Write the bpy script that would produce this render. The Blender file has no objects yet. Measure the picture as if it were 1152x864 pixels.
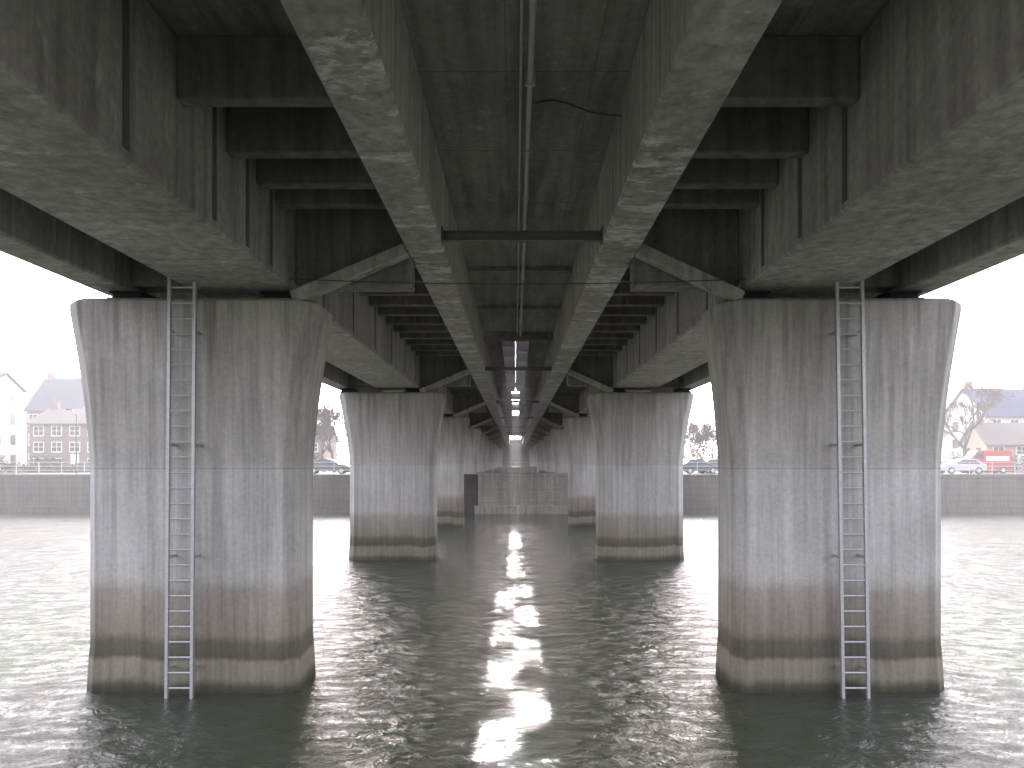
import bpy, bmesh, math, random
from mathutils import Vector, Matrix
random.seed(7)
P=1/59.0; D=832*P; H=4.4
SC=bpy.context.scene
SC.view_settings.view_transform='Standard'; SC.view_settings.look='None'; SC.view_settings.exposure=0
COL=SC.collection
# ---------------------------------------------------------------- helpers
def obj(name,bm,mat=None,parent=None,bevel=0,smooth=False):
    me=bpy.data.meshes.new(name); bm.normal_update(); bm.to_mesh(me); bm.free()
    if mat:
        for m in (mat if isinstance(mat,(list,tuple)) else [mat]): me.materials.append(m)
    if smooth:
        for p in me.polygons: p.use_smooth=True
    o=bpy.data.objects.new(name,me); COL.objects.link(o)
    if parent: o.parent=parent
    if bevel:
        b=o.modifiers.new('bevel','BEVEL'); b.width=bevel; b.segments=1; b.limit_method='ANGLE'
    return o
def empty(name,loc=(0,0,0),rot=0):
    e=bpy.data.objects.new(name,None); COL.objects.link(e); e.location=loc; e.rotation_euler=(0,0,rot); e.empty_display_size=.2
    return e
def box(bm,x0,x1,y0,y1,z0,z1,mi=0):
    v=[bm.verts.new(c) for c in((x0,y0,z0),(x1,y0,z0),(x1,y1,z0),(x0,y1,z0),(x0,y0,z1),(x1,y0,z1),(x1,y1,z1),(x0,y1,z1))]
    for f in((3,2,1,0),(4,5,6,7),(0,1,5,4),(1,2,6,5),(2,3,7,6),(3,0,4,7)):
        bm.faces.new([v[i] for i in f]).material_index=mi
def tube(bm,a,b,r0,r1,n=6,mi=0):
    a=Vector(a);b=Vector(b);d=(b-a)
    if d.length<1e-6:return
    d.normalize(); u=d.orthogonal().normalized(); w=d.cross(u)
    A=[];B=[]
    for i in range(n):
        t=2*math.pi*i/n; k=u*math.cos(t)+w*math.sin(t)
        A.append(bm.verts.new(a+k*r0));B.append(bm.verts.new(b+k*r1))
    for i in range(n):
        bm.faces.new((A[i],A[(i+1)%n],B[(i+1)%n],B[i])).material_index=mi
    if n>3:
        bm.faces.new(A[::-1]).material_index=mi; bm.faces.new(B).material_index=mi
class NT:
    def __init__(s,name):
        s.m=bpy.data.materials.new(name); s.m.use_nodes=True; s.t=s.m.node_tree
        s.b=s.t.nodes['Principled BSDF']
        s.geo=s.t.nodes.new('ShaderNodeNewGeometry'); s.pos=s.geo.outputs['Position']
        s.sep=s.t.nodes.new('ShaderNodeSeparateXYZ'); s.l(s.pos,s.sep.inputs[0])
        s.sn=s.t.nodes.new('ShaderNodeSeparateXYZ'); s.l(s.geo.outputs['True Normal'],s.sn.inputs[0])
    def l(s,a,b): s.t.links.new(a,b)
    def noise(s,scale,vec=(1,1,1),detail=4,rough=.55,dist=0):
        mp=s.t.nodes.new('ShaderNodeMapping'); mp.inputs['Scale'].default_value=vec; s.l(s.pos,mp.inputs[0])
        n=s.t.nodes.new('ShaderNodeTexNoise'); n.inputs['Scale'].default_value=scale; n.inputs['Detail'].default_value=detail
        n.inputs['Roughness'].default_value=rough; n.inputs['Distortion'].default_value=dist
        s.l(mp.outputs[0],n.inputs['Vector']); return n.outputs[0]
    def ramp(s,f,stops,interp='LINEAR'):
        r=s.t.nodes.new('ShaderNodeValToRGB'); r.color_ramp.interpolation=interp
        e=r.color_ramp.elements
        while len(e)<len(stops): e.new(.5)
        for i,(p,c) in enumerate(stops):
            e[i].position=p
            if not isinstance(c,(tuple,list)): c=(c,c,c)
            e[i].color=(*c,1)
        s.l(f,r.inputs[0]); return r.outputs[0]
    def math(s,op,a,b=None,c=None,clamp=False):
        n=s.t.nodes.new('ShaderNodeMath'); n.operation=op; n.use_clamp=clamp
        for i,v in enumerate((a,b,c)):
            if v is None: continue
            if isinstance(v,(int,float)): n.inputs[i].default_value=v
            else: s.l(v,n.inputs[i])
        return n.outputs[0]
    def mix(s,f,a,b,mode='MIX'):
        n=s.t.nodes.new('ShaderNodeMix'); n.data_type='RGBA'; n.blend_type=mode
        for i,v in ((0,f),(6,a),(7,b)):
            if isinstance(v,(int,float)) and i==0: n.inputs[0].default_value=v
            elif isinstance(v,(tuple,list)): n.inputs[i].default_value=(*v,1)
            elif isinstance(v,(int,float)): n.inputs[i].default_value=(v,v,v,1)
            else: s.l(v,n.inputs[i])
        return n.outputs[2]
    def bump(s,h,strength,dist):
        n=s.t.nodes.new('ShaderNodeBump'); n.inputs['Strength'].default_value=strength; n.inputs['Distance'].default_value=dist
        s.l(h,n.inputs['Height']); s.l(n.outputs[0],s.b.inputs['Normal']); return n
    def lines(s,axis,period,w,off=0.0):
        v=s.math('ADD',s.sep.outputs[axis],off)
        return s.math('LESS_THAN',s.math('PINGPONG',v,period/2),w)
def flat(name,c,rough=.6,metal=0,var=.15,scale=6):
    n=NT(name); f=n.noise(scale)
    n.l(n.mix(f,tuple(x*(1-var) for x in c),tuple(min(1,x*(1+var)) for x in c)),n.b.inputs['Base Color'])
    n.b.inputs['Roughness'].default_value=rough; n.b.inputs['Metallic'].default_value=metal
    return n.m
def concrete(name,base,dark=.6,patch=0,boards=None,joints=(),streakz=True,patchcol=.55,pk=.75,pv=(.8,1.7,1),ps=.8,soft=.03):
    n=NT(name)
    c=n.mix(n.ramp(n.noise(.35,detail=6,rough=.65),[(.3,0),(.72,1)]),tuple(x*dark for x in base),base)
    sv=(3.5,3.5,.18) if streakz else (3.5,.25,3.5)
    c=n.mix(.75,c,n.ramp(n.noise(1.3,sv,5,.6),[(.3,.4),(.62,1.0)]),'MULTIPLY')
    c=n.mix(.6,c,n.ramp(n.noise(9,detail=6,rough=.7),[(.3,.55),(.7,1.2)]),'MULTIPLY')
    c=n.mix(n.ramp(n.noise(2.2,(1,1,1),3,.5,.5),[(.66,0),(.78,.5)]),c,tuple(x*.45 for x in base))
    c=n.mix(n.ramp(n.noise(1.6,(1.6,1.6,.5),7,.7),[(.60,0),(.70,.35)]),c,tuple(min(.8,x*1.7) for x in base))
    if patch:
        m=n.ramp(n.noise(ps,pv,9,.74,.2),[(patch,0),(patch+soft,1)])
        m2=n.ramp(n.noise(6,(.7,1.6,1),6,.75),[(.40,.25),(.58,1)])
        m=n.math('MULTIPLY',m,m2)
        dn=n.math('LESS_THAN',n.sn.outputs[2],-.4)
        dn=n.math('MULTIPLY_ADD',dn,.85,.15)
        m=n.math('MULTIPLY',m,dn)
        c=n.mix(n.math('MULTIPLY',m,pk),c,(patchcol,patchcol*.985,patchcol*.97))
    for ax,per,w,k in joints:
        c=n.mix(n.math('MULTIPLY',n.lines(ax,per,w,.13),k),c,tuple(x*.2 for x in base))
    n.l(c,n.b.inputs['Base Color']); n.b.inputs['Roughness'].default_value=.88
    h=n.noise(14,detail=6,rough=.7)
    if boards:
        ax,per=boards
        h=n.math('SUBTRACT',h,n.math('MULTIPLY',n.lines(ax,per,.008),.9))
    n.bump(h,.5,.012)
    return n
# ---------------------------------------------------------------- materials
M_box=concrete('concrete_girder',(.50,.47,.45),joints=((1,5.0,.012,.6),),boards=(2,.35),patch=.59,patchcol=.72,pk=.5).m
M_in=concrete('concrete_inner_girder',(.50,.47,.45),joints=((1,3.2,.01,.5),),patch=.54,boards=(2,.35),patchcol=.8,pk=.68,ps=.9,soft=.05).m
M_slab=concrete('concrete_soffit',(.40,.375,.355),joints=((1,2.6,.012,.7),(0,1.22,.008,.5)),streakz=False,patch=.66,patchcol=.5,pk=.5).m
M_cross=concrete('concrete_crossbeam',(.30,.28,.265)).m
M_strut=concrete('concrete_strut',(.6,.57,.54)).m
M_quay=concrete('quay_stone',(.14,.13,.115),joints=((2,.55,.02,.7),(0,1.4,.02,.5))).m
M_abut=concrete('concrete_abutment',(.5,.47,.41),joints=((2,1.1,.02,.5),)).m
def pier_mat():
    n=NT('concrete_pier'); z=n.sep.outputs[2]
    wob=n.noise(.8,(1,1,.3),4); fine=n.noise(9,(1,1,.6),5,.7)
    zz=n.math('ADD',z,n.math('MULTIPLY',n.math('SUBTRACT',wob,.5),.35))
    zz=n.math('ADD',zz,n.math('MULTIPLY',n.math('SUBTRACT',fine,.5),.12))
    zn=n.math('DIVIDE',zz,8.0,clamp=True)
    base=n.ramp(zn,[(0.0,(.035,.037,.022)),(.018,(.08,.08,.05)),(.035,(.24,.22,.17)),(.075,(.28,.255,.20)),(.085,(.12,.11,.085)),
        (.12,(.16,.145,.115)),(.14,(.30,.27,.22)),(.24,(.41,.38,.335)),(.275,(.58,.565,.55)),(.53,(.63,.62,.615)),(.545,(.56,.54,.52)),(.93,(.51,.485,.46)),(1,(.43,.405,.38))])
    c=n.mix(.65,base,n.ramp(n.noise(1.2,(6,6,.18),6,.65),[(.32,.5),(.6,1.05)]),'MULTIPLY')
    c=n.mix(.6,c,n.ramp(n.noise(.45,(1,1,.8),6,.65),[(.3,.6),(.65,1.1)]),'MULTIPLY')
    c=n.mix(.5,c,n.ramp(n.noise(12,detail=7,rough=.75),[(.3,.62),(.7,1.2)]),'MULTIPLY')
    top=n.ramp(n.math('DIVIDE',z,8.0),[(.55,0),(.94,1)])
    run=n.ramp(n.noise(1.0,(4.5,4.5,.10),4,.6),[(.52,0),(.68,1)])
    c=n.mix(n.math('MULTIPLY',n.math('MULTIPLY',top,run),.65),c,(.16,.15,.135))
    run2=n.ramp(n.noise(1.0,(14,14,.25),4,.6),[(.60,0),(.7,1)])
    c=n.mix(n.math('MULTIPLY',n.math('MULTIPLY',top,run2),.35),c,(.66,.66,.64))
    c=n.mix(n.math('MULTIPLY',n.math('LESS_THAN',n.math('ABSOLUTE',n.math('SUBTRACT',z,4.28)),.010),.5),c,(.2,.2,.19))
    n.l(c,n.b.inputs['Base Color'])
    n.l(n.ramp(zn,[(.02,.35),(.09,.8),(.2,.9)]),n.b.inputs['Roughness'])
    h=n.math('ADD',n.noise(16,detail=6,rough=.7),n.math('MULTIPLY',n.noise(1.5,(9,9,.15),4),1.0))
    n.bump(h,.5,.015)
    return n.m
M_pier=pier_mat()
M_galv=flat('galvanised_steel',(.50,.51,.53),.5,.5,.3,20)
M_dsteel=flat('dark_steel',(.07,.07,.07),.6,.3)
M_tie=flat('weathered_steel',(.13,.125,.12),.7,.2,.4,9)
M_louv=flat('added_louvre',(.10,.095,.09),1)  # dark and dull, for the added louvres over the sun slots
M_louv.node_tree.nodes['Principled BSDF'].inputs['Specular IOR Level'].default_value=0
M_bear=flat('bearing_rubber',(.035,.035,.035),.8)
M_joint=flat('joint_filler',(.10,.10,.095),.9)
M_pipe=flat('conduit_grey',(.45,.45,.44),.5,.1)
# ---------------------------------------------------------------- bridge deck
Yb,Ye=-4.0,15*D
zS=H+320*P; zB=H+197*P; zI=H+235*P; zC=H+272*P
deck=empty('bridge_deck')
LI=(-121*P,-79*P); RI=(93*P,137*P); LB=(-372*P,-254*P); RB=(258*P,378*P); LO=(-483*P,-443*P); RO=(443*P,483*P)
def girder(name,xs,z0,mat,bev=.035):
    bm=bmesh.new()
    spans=[Yb]+[D*(1+1.28*k)+.75 for k in range(0,12)]
    spans=[s for s in spans if s<Ye-2]+[Ye]
    for a,b in zip(spans,spans[1:]): box(bm,xs[0],xs[1],a+.012,b-.012,z0,zS-.002)
    obj(name,bm,mat,deck,bev)
girder('box_girder_a',LB,zB,M_box); girder('box_girder_b',RB,zB,M_box)
girder('inner_girder_a',LI,zI,M_in); girder('inner_girder_b',RI,zI,M_in)
girder('edge_girder_a',LO,zB,M_box); girder('edge_girder_b',RO,zB,M_box)
# slab, with louvred median slots added so sun can streak the water
W=560*P; t=.28; ys=31.0
bm=bmesh.new(); bl=bmesh.new()
box(bm,-W,W,Yb,ys,zS,zS+t)
SL=[(-.58,-.012),(.012,.58)]
a,b=ys,53.0
box(bm,-W,SL[0][0]-.02,a,b,zS,zS+t); box(bm,SL[1][1]+.02,W,a,b,zS,zS+t)
box(bl,SL[0][1]+.001,SL[1][0]-.001,a,b,zS-.1,zS+t-.02)
for X in(SL[0][0]-.018,SL[1][1]+.001): box(bl,X,X+.017,a,b,zS-.36,zS+t-.02)
for k,(p,q) in enumerate(SL):
    y=ys; box(bl,p+.001,q-.001,y+.002,y+.03,zS-.36,zS+t-.03)
    y+= [1.4,2.8][k]
    while y<52.5:
        box(bl,p+.001,q-.001,y,y+.03,zS-.36,zS+t-.03)
        y+=.096*y
    box(bl,p+.001,q-.001,52.96,52.99,zS-.36,zS+t-.03)
obj('added_slot_louvres',bl,M_louv,deck)  # added louvres, hiding the made-up sun slots from the camera
segs=[(54,61.0,.30),(64,72,.30),(78,89,.36),(150,184,1.3)]
y=53.0
for a,b,s in segs:
    if a>y: box(bm,-W,W,y,a,zS,zS+t)
    box(bm,-W,-s,a,b,zS,zS+t); box(bm,s,W,a,b,zS,zS+t); y=b
box(bm,-W,W,y,Ye,zS,zS+t)
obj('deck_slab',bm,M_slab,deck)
br=bmesh.new()
for y in(20.5,25.6,30.8,92,97,102,107,112,117,122,127,132,137,142): box(br,LI[1]+.002,RI[0]-.002,y,y+.19,zS-(.36 if y>30 else .12),zS-.002)
obj('soffit_ribs',br,M_slab,deck)
bm=bmesh.new()
for s in(-1,1):
    box(bm,s*W-.12,s*W+.12,Yb,Ye,zS-.25,zS+1.15)
obj('parapets',bm,M_box,deck,.02)
# crossbeams
bm=bmesh.new()
piersY=[D*v for v in(1,2.343,3.6,4.87,6.14,7.4,8.7,9.95,11.2,12.5,13.8)]
cys=[9.38,11.0,12.27,13.25]; y=15.9
while y<Ye-1:
    cys.append(y); y+=1.45
pd=[p+.35 for p in piersY]
for y in cys:
    if any(abs(y-q-.25)<.55 for q in pd): continue
    for a,b in((LB[1],LI[0]),(RI[1],RB[0])): box(bm,a+.002,b-.002,y,y+.24,zC,zS-.002)
for i,y in enumerate(cys):
    if i%2==0:
        for a,b in((LO[1],LB[0]),(RB[1],RO[0])): box(bm,a+.002,b-.002,y,y+.24,zC-.3,zS-.002)
for q in pd:
    for a,b in((LB[1],LI[0]),(RI[1],RB[0])): box(bm,a+.002,b-.002,q,q+.6,zB+.12,zS-.002)
    for a,b in((LO[1],LB[0]),(RB[1],RO[0])): box(bm,a+.002,b-.002,q,q+.6,zB+.1,zS-.002)
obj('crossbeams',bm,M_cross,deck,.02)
# struts
def prism(bm,a,b,w,h):
    a=Vector(a);b=Vector(b);d=(b-a).normalized();u=Vector((0,1,0));v=d.cross(u).normalized()
    vs=[]
    for p in(a,b):
        for s,q in((-1,-1),(1,-1),(1,1),(-1,1)): vs.append(bm.verts.new(p+u*s*w/2+v*q*h/2))
    for f in((0,1,2,3),(7,6,5,4),(0,4,5,1),(1,5,6,2),(2,6,7,3),(3,7,4,0)): bm.faces.new([vs[i] for i in f])
bm=bmesh.new()
for q in pd:
    yy=q-.22
    prism(bm,(-252*P,yy,H+186*P),(-123*P,yy,H+241*P),.3,.24)
    prism(bm,(256*P,yy,H+186*P),(139*P,yy,H+241*P),.3,.24)
bmesh.ops.recalc_face_normals(bm,faces=bm.faces)
obj('diagonal_struts',bm,M_strut,deck,.02)
# web joints
bm=bmesh.new()
yl=[8.1,10.5,11.8,12.95]+[16.5+3.05*k for k in range(50)]; yr=[9.75,11.3,13.0]+[16.8+3.05*k for k in range(50)]
for y in yl: box(bm,LB[1],LB[1]+.012,y,y+.13,zB+.12,zS-.1)
for y in yr: box(bm,RB[0]-.012,RB[0],y,y+.13,zB+.12,zS-.1)
obj('web_joints',bm,M_joint,deck)
# cross tie
bm=bmesh.new()
for k,yy in enumerate([.95*D]+[p-.6 for p in piersY[1:6]]):
    a,b=LI[1]+.001,RI[0]-.001; z=zI+.04
    box(bm,a,b,yy,yy+.14,z,z+.012); box(bm,a,b,yy+.064,yy+.076,z+.013,z+.16); box(bm,a,b,yy,yy+.14,z+.161,z+.173)
    for e in(a,b-.02): box(bm,e,e+.02,yy-.06,yy+.2,z-.03,z+.24)
obj('steel_tie_beams',bm,M_tie,deck)
# conduit
bm=bmesh.new()
xp=.2
tube(bm,(xp,Yb,zS-.17),(xp,30.7,zS-.17),.042,.042,10)
tube(bm,(xp-.13,Yb,zS-.15),(xp-.13,30.7,zS-.15),.018,.018,8)
y=-3
while y<30.5:
    box(bm,xp-.07,xp+.07,y,y+.05,zS-.22,zS-.001); y+=2.2
conduit=obj('conduit_pipe',bm,M_pipe)
bm=bmesh.new()
pts=[Vector((.3,11.1,zS-.03))]
for i in range(1,11):
    f=i/10; pts.append(Vector((.3+f*1.27,11.1-.2*f,zS-.03-.32*f**1.6+.04*math.sin(f*7))))
for a,b in zip(pts,pts[1:]): tube(bm,a,b,.014,.014,6)
obj('hanging_cable',bm,M_dsteel)
bm=bmesh.new()
a=Vector((-4.28,D-.15,7.86));b=Vector((4.35,D-.15,7.86))
for i in range(12):
    f,g=i/12,(i+1)/12; s=lambda f:Vector((0,0,-.10*4*f*(1-f)))
    tube(bm,a.lerp(b,f)+s(f),a.lerp(b,g)+s(g),.010,.010,6)
obj('hanging_cable',bm,M_dsteel)
# ---------------------------------------------------------------- piers
def pier(s,y0,xi,xo,fi,fo,T,zb):
    bm=bmesh.new(); zt=H+185*P
    prof=[(zb,-.06),( .0,-.045),(.62,-.02),(.9,0),(2,0),(3.2,0)]
    if zb>0: prof=[(zb,0)]
    lv=[]
    for z,g in prof: lv.append((z,-g,0,.24))
    z1,z2=H-12*P,H+172*P
    for i in range(15):
        f=i/14; lv.append((z1+(z2-z1)*f,0,f**1.45,.24+.06*f))
    lv.append((zt-.07,0,1.0,.30)); lv.append((zt,-.1,1.0,.33))
    rings=[]
    for z,g,f,ch in lv:
        a=(xi+(fi-xi)*f)*P-g; b=(xo+(fo-xo)*f)*P+g
        tf=.10*f; ya=y0-tf-g; yb=y0+T+tf+g
        r=[(a+ch,ya),(b-ch,ya),(b,ya+ch),(b,yb-ch),(b-ch,yb),(a+ch,yb),(a,yb-ch),(a,ya+ch)]
        rings.append([bm.verts.new((s*x,yy,z)) for x,yy in r])
    for r0,r1 in zip(rings,rings[1:]):
        for i in range(8): bm.faces.new((r0[i],r0[(i+1)%8],r1[(i+1)%8],r1[i]))
    bm.faces.new(rings[-1]); bm.faces.new(rings[0][::-1])
    bmesh.ops.recalc_face_normals(bm,faces=bm.faces)
    obj('bridge_pier',bm,M_pier,bevel=.02)
    bm=bmesh.new()
    for c in(274,447):
        c=s*c*P
        box(bm,c-.36,c+.36,y0+.25,y0+1.2,zt,zt+.07); box(bm,c-.28,c+.28,y0+.32,y0+1.1,zt+.072,zt+.16); box(bm,c-.33,c+.33,y0+.27,y0+1.15,zt+.162,zB-.002)
    obj('bridge_bearing',bm,M_bear,bevel=.01)
zland=3.25
for i,y in enumerate(piersY):
    for s in(-1,1):
        if i==0: pier(s,y,247,487,224 if s<0 else 228,509,1.45,-2)
        else:
            k=0 if s<0 else 5
            pier(s,y,214+k,440+k,190+k,468+k,1.45,-2 if i<3 else zland-.3)
# ---------------------------------------------------------------- ladders
def ladder(xt,xb,ztop):
    root=empty('access_ladder',(0,0,0))
    bm=bmesh.new(); w=.235; yb=D-.30; yt=D-.36; zb=-.35
    f=lambda z:((z-zb)/(ztop-zb))
    px=lambda z:xb+(xt-xb)*f(z); py=lambda z:yb+(yt-yb)*f(z)
    for s in(-1,1):
        n=10
        for i in range(n):
            a=zb+(ztop-zb)*i/n;b=zb+(ztop-zb)*(i+1)/n
            vs=[]
            for z in(a,b):
                for dx,dy in((-.028,-.035),(.028,-.035),(.028,.035),(-.028,.035)): vs.append(bm.verts.new((px(z)+s*w+dx,py(z)+dy,z)))
            for q in((0,1,5,4),(1,2,6,5),(2,3,7,6),(3,0,4,7),(3,2,1,0),(4,5,6,7)): bm.faces.new([vs[j] for j in q])
    obj('rails',bm,M_galv,root)
    bm=bmesh.new(); z=-.1
    while z<ztop-.1:
        tube(bm,(px(z)-w+.01,py(z),z),(px(z)+w-.01,py(z),z),.02,.02,8); z+=.287
    obj('rungs',bm,M_galv,root)
    bm=bmesh.new()
    for z in(.5,2.6,4.7,6.8):
        for s in(-1,1): box(bm,px(z)+s*w-.02,px(z)+s*w+.02,py(z)+.037,D+.06,z,z+.05)
    obj('brackets',bm,M_galv,root)
ladder(-6.19,-6.28,H+203*P); ladder(6.20,6.35,H+200*P)
# ---------------------------------------------------------------- water / land
def water_mat():
    n=NT('river_water')
    n.b.inputs['IOR'].default_value=1.45
    c=n.mix(n.noise(.12,(1,.6,1),3),(.045,.057,.037),(.078,.090,.062)); n.l(c,n.b.inputs['Base Color'])
    n.b.inputs['Roughness'].default_value=.04
    a=n.noise(.42,(1,1.2,1),2,.5,.9); b=n.noise(1.6,(1,1.35,1),5,.62,1.6); e=n.noise(9,(1,1.3,1),3,.6,.5)
    h=n.math('ADD',n.math('MULTIPLY',a,.8),n.math('ADD',n.math('MULTIPLY',b,.50),n.math('MULTIPLY',e,.09)))
    n.bump(h,1.0,.20)
    return n.m
yq=4.6*D
bm=bmesh.new()
v=[bm.verts.new(c) for c in((-3000,-1500,0),(3000,-1500,0),(3000,yq+1,0),(-3000,yq+1,0))]; bm.faces.new(v)
obj('river_water',bm,water_mat())
n=concrete('ground_grass_gravel',(.13,.125,.08)); M_ground=n.m
bm=bmesh.new(); v=[bm.verts.new(c) for c in((-4000,yq+.5,zland),(4000,yq+.5,zland),(4000,6000,zland),(-4000,6000,zland))]; bm.faces.new(v)
obj('ground',bm,M_ground)
M_asph=flat('asphalt',(.05,.05,.05),.95)
bm=bmesh.new(); v=[bm.verts.new(c) for c in((-400,yq+4,zland+.004),(400,yq+4,zland+.004),(400,yq+15,zland+.004),(-400,yq+15,zland+.004))]; bm.faces.new(v)
obj('road',bm,M_asph)
bm=bmesh.new(); box(bm,-400,400,yq,yq+.7,-2,zland-.25); box(bm,-400,400,yq-.08,yq+.8,zland-.248,zland+.1); box(bm,-400,400,yq-.25,yq-.001,-2,.5)
obj('quay_wall',bm,M_quay,bevel=.03)
bm=bmesh.new(); box(bm,-3.2,5.0,yq-1.6,yq-.09,-2,zland+.2); box(bm,-3.5,5.3,yq-1.9,yq-1.602,-2,.7); box(bm,-1.2,1.9,yq-1.75,yq-.1,zland+.201,zland+.75)
obj('bridge_footing_wall',bm,M_abut,bevel=.05)
bm=bmesh.new(); x=-120
while x<120:
    tube(bm,(x,yq+.3,zland+.1),(x,yq+.3,zland+1.15),.035,.035,6); x+=2
for z in(.45,.8,1.15): tube(bm,(-120,yq+.3,zland+z),(120,yq+.3,zland+z),.028,.028,6)
obj('quay_railing',bm,M_galv)
bm=bmesh.new(); box(bm,-12,12,Ye,Ye+3,zland-.2,zB-.25); box(bm,-12,12,Ye+1,Ye+3,zB-.249,zS+.2)
obj('bridge_abutment',bm,M_cross)
# ---------------------------------------------------------------- houses
M_glass=flat('window_glass',(.04,.05,.06),.1); M_frame=flat('window_frame_white',(.7,.7,.68),.5)
M_slate=flat('slate_roof',(.07,.08,.10),.9,0,.3,3); M_roofb=flat('blue_slate_roof',(.04,.06,.12),.9,0,.3,3); M_roofg=flat('grey_tile_roof',(.16,.15,.145),.9,0,.25,3)
M_cream=flat('cream_render',(.62,.60,.55),.9); M_white=flat('white_render',(.55,.55,.53),.9); M_brick=flat('brown_brick',(.19,.15,.125),.9,0,.3,8); M_tan=flat('tan_stone',(.36,.31,.24),.9)
def house(name,x,y,w,d,ze,zr,wall,roof,floors,cols,rot=0,chim=2,door=True):
    r=empty(name,(x,y,zland),rot); he=ze-zland; hr=zr-zland
    bm=bmesh.new(); box(bm,-w/2,w/2,0,d,-.3,he)
    for s in(-1,1):
        X=s*(w/2); v=[bm.verts.new(c) for c in((X,0,he),(X,d,he),(X,d/2,hr-.1))]; bm.faces.new(v if s>0 else v[::-1])
    obj('walls',bm,wall,r)
    bm=bmesh.new(); o=.35; th=.14
    for a,b in(((-o,he-.1),(d/2,hr)),((d+o,he-.1),(d/2,hr))):
        vs=[]
        for X in(-w/2-o,w/2+o):
            vs+= [bm.verts.new((X,a[0],a[1])),bm.verts.new((X,b[0],b[1])),bm.verts.new((X,b[0],b[1]+th)),bm.verts.new((X,a[0],a[1]+th))]
        for q in((0,1,2,3),(7,6,5,4),(0,4,5,1),(1,5,6,2),(2,6,7,3),(3,7,4,0)): bm.faces.new([vs[i] for i in q])
    bmesh.ops.recalc_face_normals(bm,faces=bm.faces); obj('roof',bm,roof,r)
    bg=bmesh.new(); bf=bmesh.new(); fh=he/floors; cw=w/cols
    for i in range(floors):
        for j in range(cols):
            if door and i==0 and j==cols//2: continue
            cx=-w/2+cw*(j+.5); cz=fh*(i+.55); ww=min(.55,cw*.3); wh=fh*.27
            box(bg,cx-ww,cx+ww,-.03,-.005,cz-wh,cz+wh)
            box(bf,cx-ww-.09,cx-ww,-.07,-.002,cz-wh-.09,cz+wh+.09); box(bf,cx+ww,cx+ww+.09,-.07,-.002,cz-wh-.09,cz+wh+.09)
            box(bf,cx-ww,cx+ww,-.07,-.002,cz+wh,cz+wh+.09); box(bf,cx-ww-.05,cx+ww+.05,-.12,-.075,cz-wh-.15,cz-wh-.02)
            box(bf,cx-.03,cx+.03,-.06,-.035,cz-wh,cz+wh); box(bf,cx-ww,cx+ww,-.058,-.036,cz-.03,cz+.03)
    for s in(-1,1):
        for i in range(floors):
            cz=fh*(i+.55); X=s*w/2
            for cy in(d*.3,d*.7):
                box(bg,min(X,X+s*.03),max(X,X+s*.03),cy-.45,cy+.45,cz-fh*.25,cz+fh*.25)
    if door:
        cx=-w/2+cw*(cols//2+.5); box(bf,cx-.5,cx+.5,-.05,-.002,0,2.1)
    obj('windows',bg,M_glass,r); obj('window_frames',bf,M_frame,r)
    bm=bmesh.new()
    for k in range(chim):
        cx=(-w/2+.6) if k==0 else (w/2-.6)
        box(bm,cx-.4,cx+.4,d/2-.3,d/2+.3,hr-.6,hr+1.0)
        for q in(-.2,.2): tube(bm,(cx+q,d/2,hr+1.0),(cx+q,d/2,hr+1.35),.1,.08,8)
    if chim: obj('chimneys',bm,M_brick,r)
    bm=bmesh.new(); tube(bm,(-w/2,-.42,he-.12),(w/2,-.42,he-.12),.06,.06,6); tube(bm,(w/2-.15,-.1,0),(w/2-.15,-.1,he-.1),.045,.045,6); obj('gutter',bm,M_dsteel,r)
house('brick_house',-53.5,88,8.6,8,9.0,10.9,M_brick,M_roofg,3,4)
house('slate_roof_house',-65.0,104,7.5,9,11.6,16.6,M_brick,M_slate,3,4,chim=1)
house('cream_house',-67.0,90,5,7,13.6,15.6,M_cream,M_slate,4,3,chim=1)
house('cream_house',-44,96,9,8,8.6,11,M_cream,M_roofg,2,3)
house('brick_house',-33,110,9,8,7.6,10,M_brick,M_slate,2,3)
house('blue_roof_house',64.5,94,10,8,10.2,14.0,M_white,M_roofb,3,4,rot=.15)
house('stone_house',57.5,84,7.5,6,6.4,8.9,M_tan,M_roofg,2,3,rot=-.1,chim=1)
house('brick_house',76,100,10,8,9,12,M_brick,M_slate,3,4)
house('cream_house',40,118,10,8,7.4,10,M_cream,M_slate,2,3)
# ---------------------------------------------------------------- trees
M_bark=flat('bark',(.07,.055,.045),.95,0,.3)
def tree(x,y,h,seed,spread=.55):
    rnd=random.Random(seed); bm=bmesh.new()
    def rec(p,d,l,r,k):
        n=2 if k<3 else 1; q=p
        for i in range(n):
            d=(d+Vector((rnd.uniform(-.13,.13),rnd.uniform(-.13,.13),rnd.uniform(0,.1)))).normalized()
            q2=q+d*l/n; tube(bm,q,q2,r*(1-.3*i/n),r*(1-.3*(i+1)/n),5 if k<2 else 3); q=q2
        if k>=7: return
        for i in range(3):
            a=rnd.uniform(0,6.28); ang=rnd.uniform(.25,.95)*spread*1.5
            u=d.orthogonal().normalized(); u.rotate(Matrix.Rotation(a,3,d))
            nd=(d*math.cos(ang)+u*math.sin(ang)+Vector((0,0,.12))).normalized()
            rec(q,nd,l*rnd.uniform(.62,.85),max(r*.6,.02),k+1)
    rec(Vector((0,0,0)),Vector((0,0,1)),h*.24,h*.022,0)
    o=obj('bare_tree',bm,M_bark); o.location=(x,y,zland-.1); return o
protos=[]
for (x,y,h,s) in((-20.6,84,9.5,1),(-27.5,92,9,2),(21.8,86,6.6,3),(51,84,11.5,4)):
    protos.append(tree(x,y,h,s))
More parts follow.
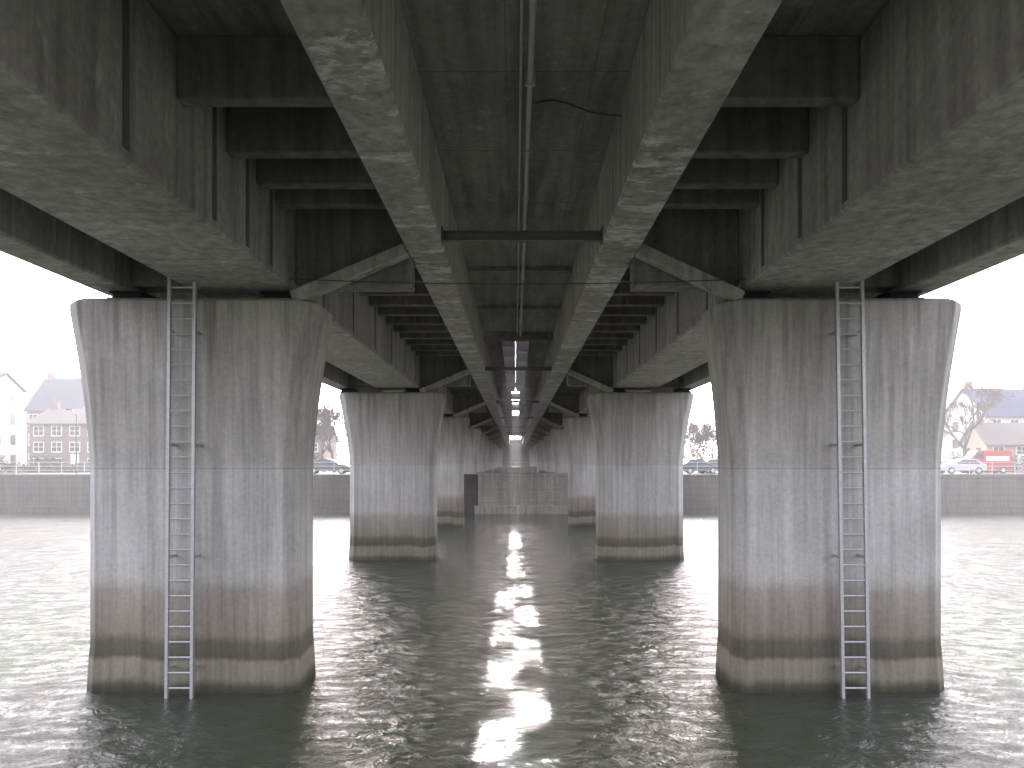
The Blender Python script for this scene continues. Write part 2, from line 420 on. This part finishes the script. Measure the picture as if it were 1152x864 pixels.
for (x,y,sc,k) in((-38,98,.9,0),(-23.5,90,1,1),(-50,110,1,1),(-19,105,.9,2),(33,96,1.05,0),(24.5,92,1.0,2),(20.0,90,1.0,2),(45,104,1.1,1),(54,98,.8,3),(66,84,.8,2),(-72,86,.9,0),(26,108,.9,1),(37,90,.8,3)):
    o=bpy.data.objects.new('bare_tree',protos[k].data); COL.objects.link(o); o.location=(x,y,zland-.1); o.scale=(sc,)*3; o.rotation_euler=(0,0,random.uniform(0,6))
def twigmass(name,x0,x1,y,h,cnt,col,sz,yd=3):
    bm=bmesh.new(); rnd=random.Random(len(name)+cnt)
    for i in range(cnt):
        x=rnd.uniform(x0,x1); top=h*(.55+.3*math.sin(x*.31/sz)+.2*math.sin(x*.83/sz+1)); z=max(0,top)*rnd.random()**.8
        p=Vector((x,y+rnd.uniform(-yd,yd),zland+z)); a=Vector((rnd.gauss(0,1),rnd.gauss(0,1),rnd.gauss(.5,1))).normalized()*sz*rnd.uniform(.5,1.3); b=a.orthogonal().normalized()*sz*.3
        bm.faces.new([bm.verts.new(p),bm.verts.new(p+a+b),bm.verts.new(p+a-b)])
    obj(name,bm,flat(name+'_mat',col,.9,0,.3,1))
twigmass('tree_row',-320,320,230,13,16000,(.11,.10,.085),1.4,10)
twigmass('hedge',-110,-14,yq+19,2.0,14000,(.06,.06,.04),.3,1)
twigmass('hedge',14,110,yq+19,2.2,16000,(.06,.055,.04),.3,1)
# ---------------------------------------------------------------- vehicles
M_tyre=flat('tyre',(.03,.03,.03),.9); M_rim=flat('wheel_rim',(.5,.5,.5),.4,.7); M_lamp=flat('lamp_lens',(.7,.7,.65),.2)
def car(name,x,y,col,rot=0,van=False):
    r=empty(name,(x,y,zland+.006),rot); paint=flat(name+'_paint',col,.3,.1,.05)
    L=4.3 if not van else 5.0
    if van: body=[(-2.5,.35),(-2.5,1.1),(-2.45,2.2),(-2.3,2.35),(.9,2.35),(1.5,1.55),(2.35,1.25),(2.5,.9),(2.5,.35)]; win=[(.35,1.5),(.35,2.15),(.85,2.15),(1.35,1.5)]
    else: body=[(-2.1,.3),(-2.15,.75),(-2.05,.98),(-1.7,1.02),(-1.2,1.42),(-.2,1.48),(.35,1.42),(1.05,1.0),(1.9,.88),(2.12,.65),(2.1,.3)]; win=[(-1.45,1.0),(-1.1,1.36),(-.2,1.42),(.3,1.36),(.85,1.0)]
    bm=bmesh.new(); w=.88
    A=[];B=[]
    for px,pz in body:
        k=1-.12*max(0,(pz-.95))/.5 if not van else 1
        A.append(bm.verts.new((px,-w*k,pz)));B.append(bm.verts.new((px,w*k,pz)))
    bm.faces.new(A);bm.faces.new(B[::-1])
    for i in range(len(A)): j=(i+1)%len(A); bm.faces.new((A[j],A[i],B[i],B[j]))
    bmesh.ops.recalc_face_normals(bm,faces=bm.faces); obj('body',bm,paint,r,.05)
    bm=bmesh.new()
    for s in(-1,1):
        vs=[bm.verts.new((px,s*(w*(1-.12*max(0,pz-.95)/.5 if not van else 1)+.012),pz)) for px,pz in win]; bm.faces.new(vs)
    (xa,za),(xb,zb)=((.42,1.40),(1.0,1.04)) if not van else ((.95,2.28),(1.47,1.6))
    o=.02; bm.faces.new([bm.verts.new(c) for c in((xa+o,-.7,za+o),(xa+o,.7,za+o),(xb+o,.75,zb+o),(xb+o,-.75,zb+o))])
    obj('windows',bm,M_glass,r)
    bm=bmesh.new(); bh=bmesh.new()
    for wx in(-1.3*L/4.3,1.35*L/4.3):
        for s in(-1,1):
            tube(bm,(wx,s*.7,.33),(wx,s*.91,.33),.33,.33,16); tube(bh,(wx,s*.9,.33),(wx,s*.925,.33),.2,.2,12)
    obj('wheels',bm,M_tyre,r); obj('hubs',bh,M_rim,r)
    bm=bmesh.new()
    for s in(-1,1): box(bm,L/2-.12,L/2+.0,s*.65-.15,s*.65+.15,.62,.76)
    obj('headlamps',bm,M_lamp,r)
    if van:
        bm=bmesh.new(); box(bm,-2.1,.1,-w-.02,-w-.004,1.3,1.75); box(bm,-2.1,.1,w+.004,w+.02,1.3,1.75); obj('side_stripe',bm,M_frame,r)
yc=yq+7
car('parked_car',-18.2,yc,(.05,.055,.07),.1)
car('parked_car',17.5,yc,(.03,.05,.10),.4); car('parked_car',20.6,yc+4,(.03,.035,.05),.2)
car('parked_car',43.8,yc+1,(.45,.46,.47),3.14); car('delivery_van',48.6,yc+5,(.35,.03,.03),3.0,True)
for x in(-40,-24,24,38,52):
    bm=bmesh.new(); tube(bm,(0,0,0),(0,0,5.6),.07,.045,8); tube(bm,(0,0,5.6),(0,-.9,5.85),.035,.03,6); box(bm,-.1,.1,-1.4,-.85,5.8,5.92)
    o=obj('street_lamp',bm,M_dsteel); o.location=(x,yq+2.5,zland)
# ---------------------------------------------------------------- river mist (real homogeneous air haze)
bm=bmesh.new(); box(bm,-500,500,20,420,-.5,60)
mm=bpy.data.materials.new('river_mist'); mm.use_nodes=True; t_=mm.node_tree; t_.nodes.clear()
vo=t_.nodes.new('ShaderNodeVolumeScatter'); vo.inputs['Density'].default_value=.0016; vo.inputs['Anisotropy'].default_value=.1; vo.inputs['Color'].default_value=(.98,.98,1,1)
ou=t_.nodes.new('ShaderNodeOutputMaterial'); t_.links.new(vo.outputs[0],ou.inputs['Volume'])
obj('mist',bm,mm)
# ---------------------------------------------------------------- sky / sun
EL=21
w=bpy.data.worlds.new('World'); SC.world=w; w.use_nodes=True; nt=w.node_tree
sky=nt.nodes.new('ShaderNodeTexSky'); sky.sky_type='NISHITA'; sky.sun_disc=False; sky.sun_elevation=math.radians(EL); sky.sun_rotation=0
sky.air_density=1.2; sky.dust_density=4.0; sky.ozone_density=1.0
hs=nt.nodes.new('ShaderNodeHueSaturation'); hs.inputs['Saturation'].default_value=.3; hs.inputs['Value'].default_value=5.4
wb=nt.nodes.new('ShaderNodeMix'); wb.data_type='RGBA'; wb.blend_type='MULTIPLY'; wb.inputs[0].default_value=1; wb.inputs[7].default_value=(1.04,.97,1.05,1)
nt.links.new(sky.outputs[0],hs.inputs['Color']); nt.links.new(hs.outputs[0],wb.inputs[6]); nt.links.new(wb.outputs[2],nt.nodes['Background'].inputs[0])
nt.nodes['Background'].inputs[1].default_value=.15
sl=bpy.data.lights.new('sun','SUN'); sl.energy=28; sl.angle=math.radians(.5); sl.color=(1,.965,.965)
so=bpy.data.objects.new('sun',sl); COL.objects.link(so); so.rotation_euler=(-math.radians(90-EL),0,0)
# ---------------------------------------------------------------- camera
c=bpy.data.cameras.new('camera'); co=bpy.data.objects.new('camera',c); COL.objects.link(co)
co.location=(0,0,H); co.rotation_euler=(math.radians(90),0,0); c.lens=26; c.sensor_width=36; c.clip_end=8000
c.shift_y=88/1152; c.shift_x=-4/1152
SC.camera=co
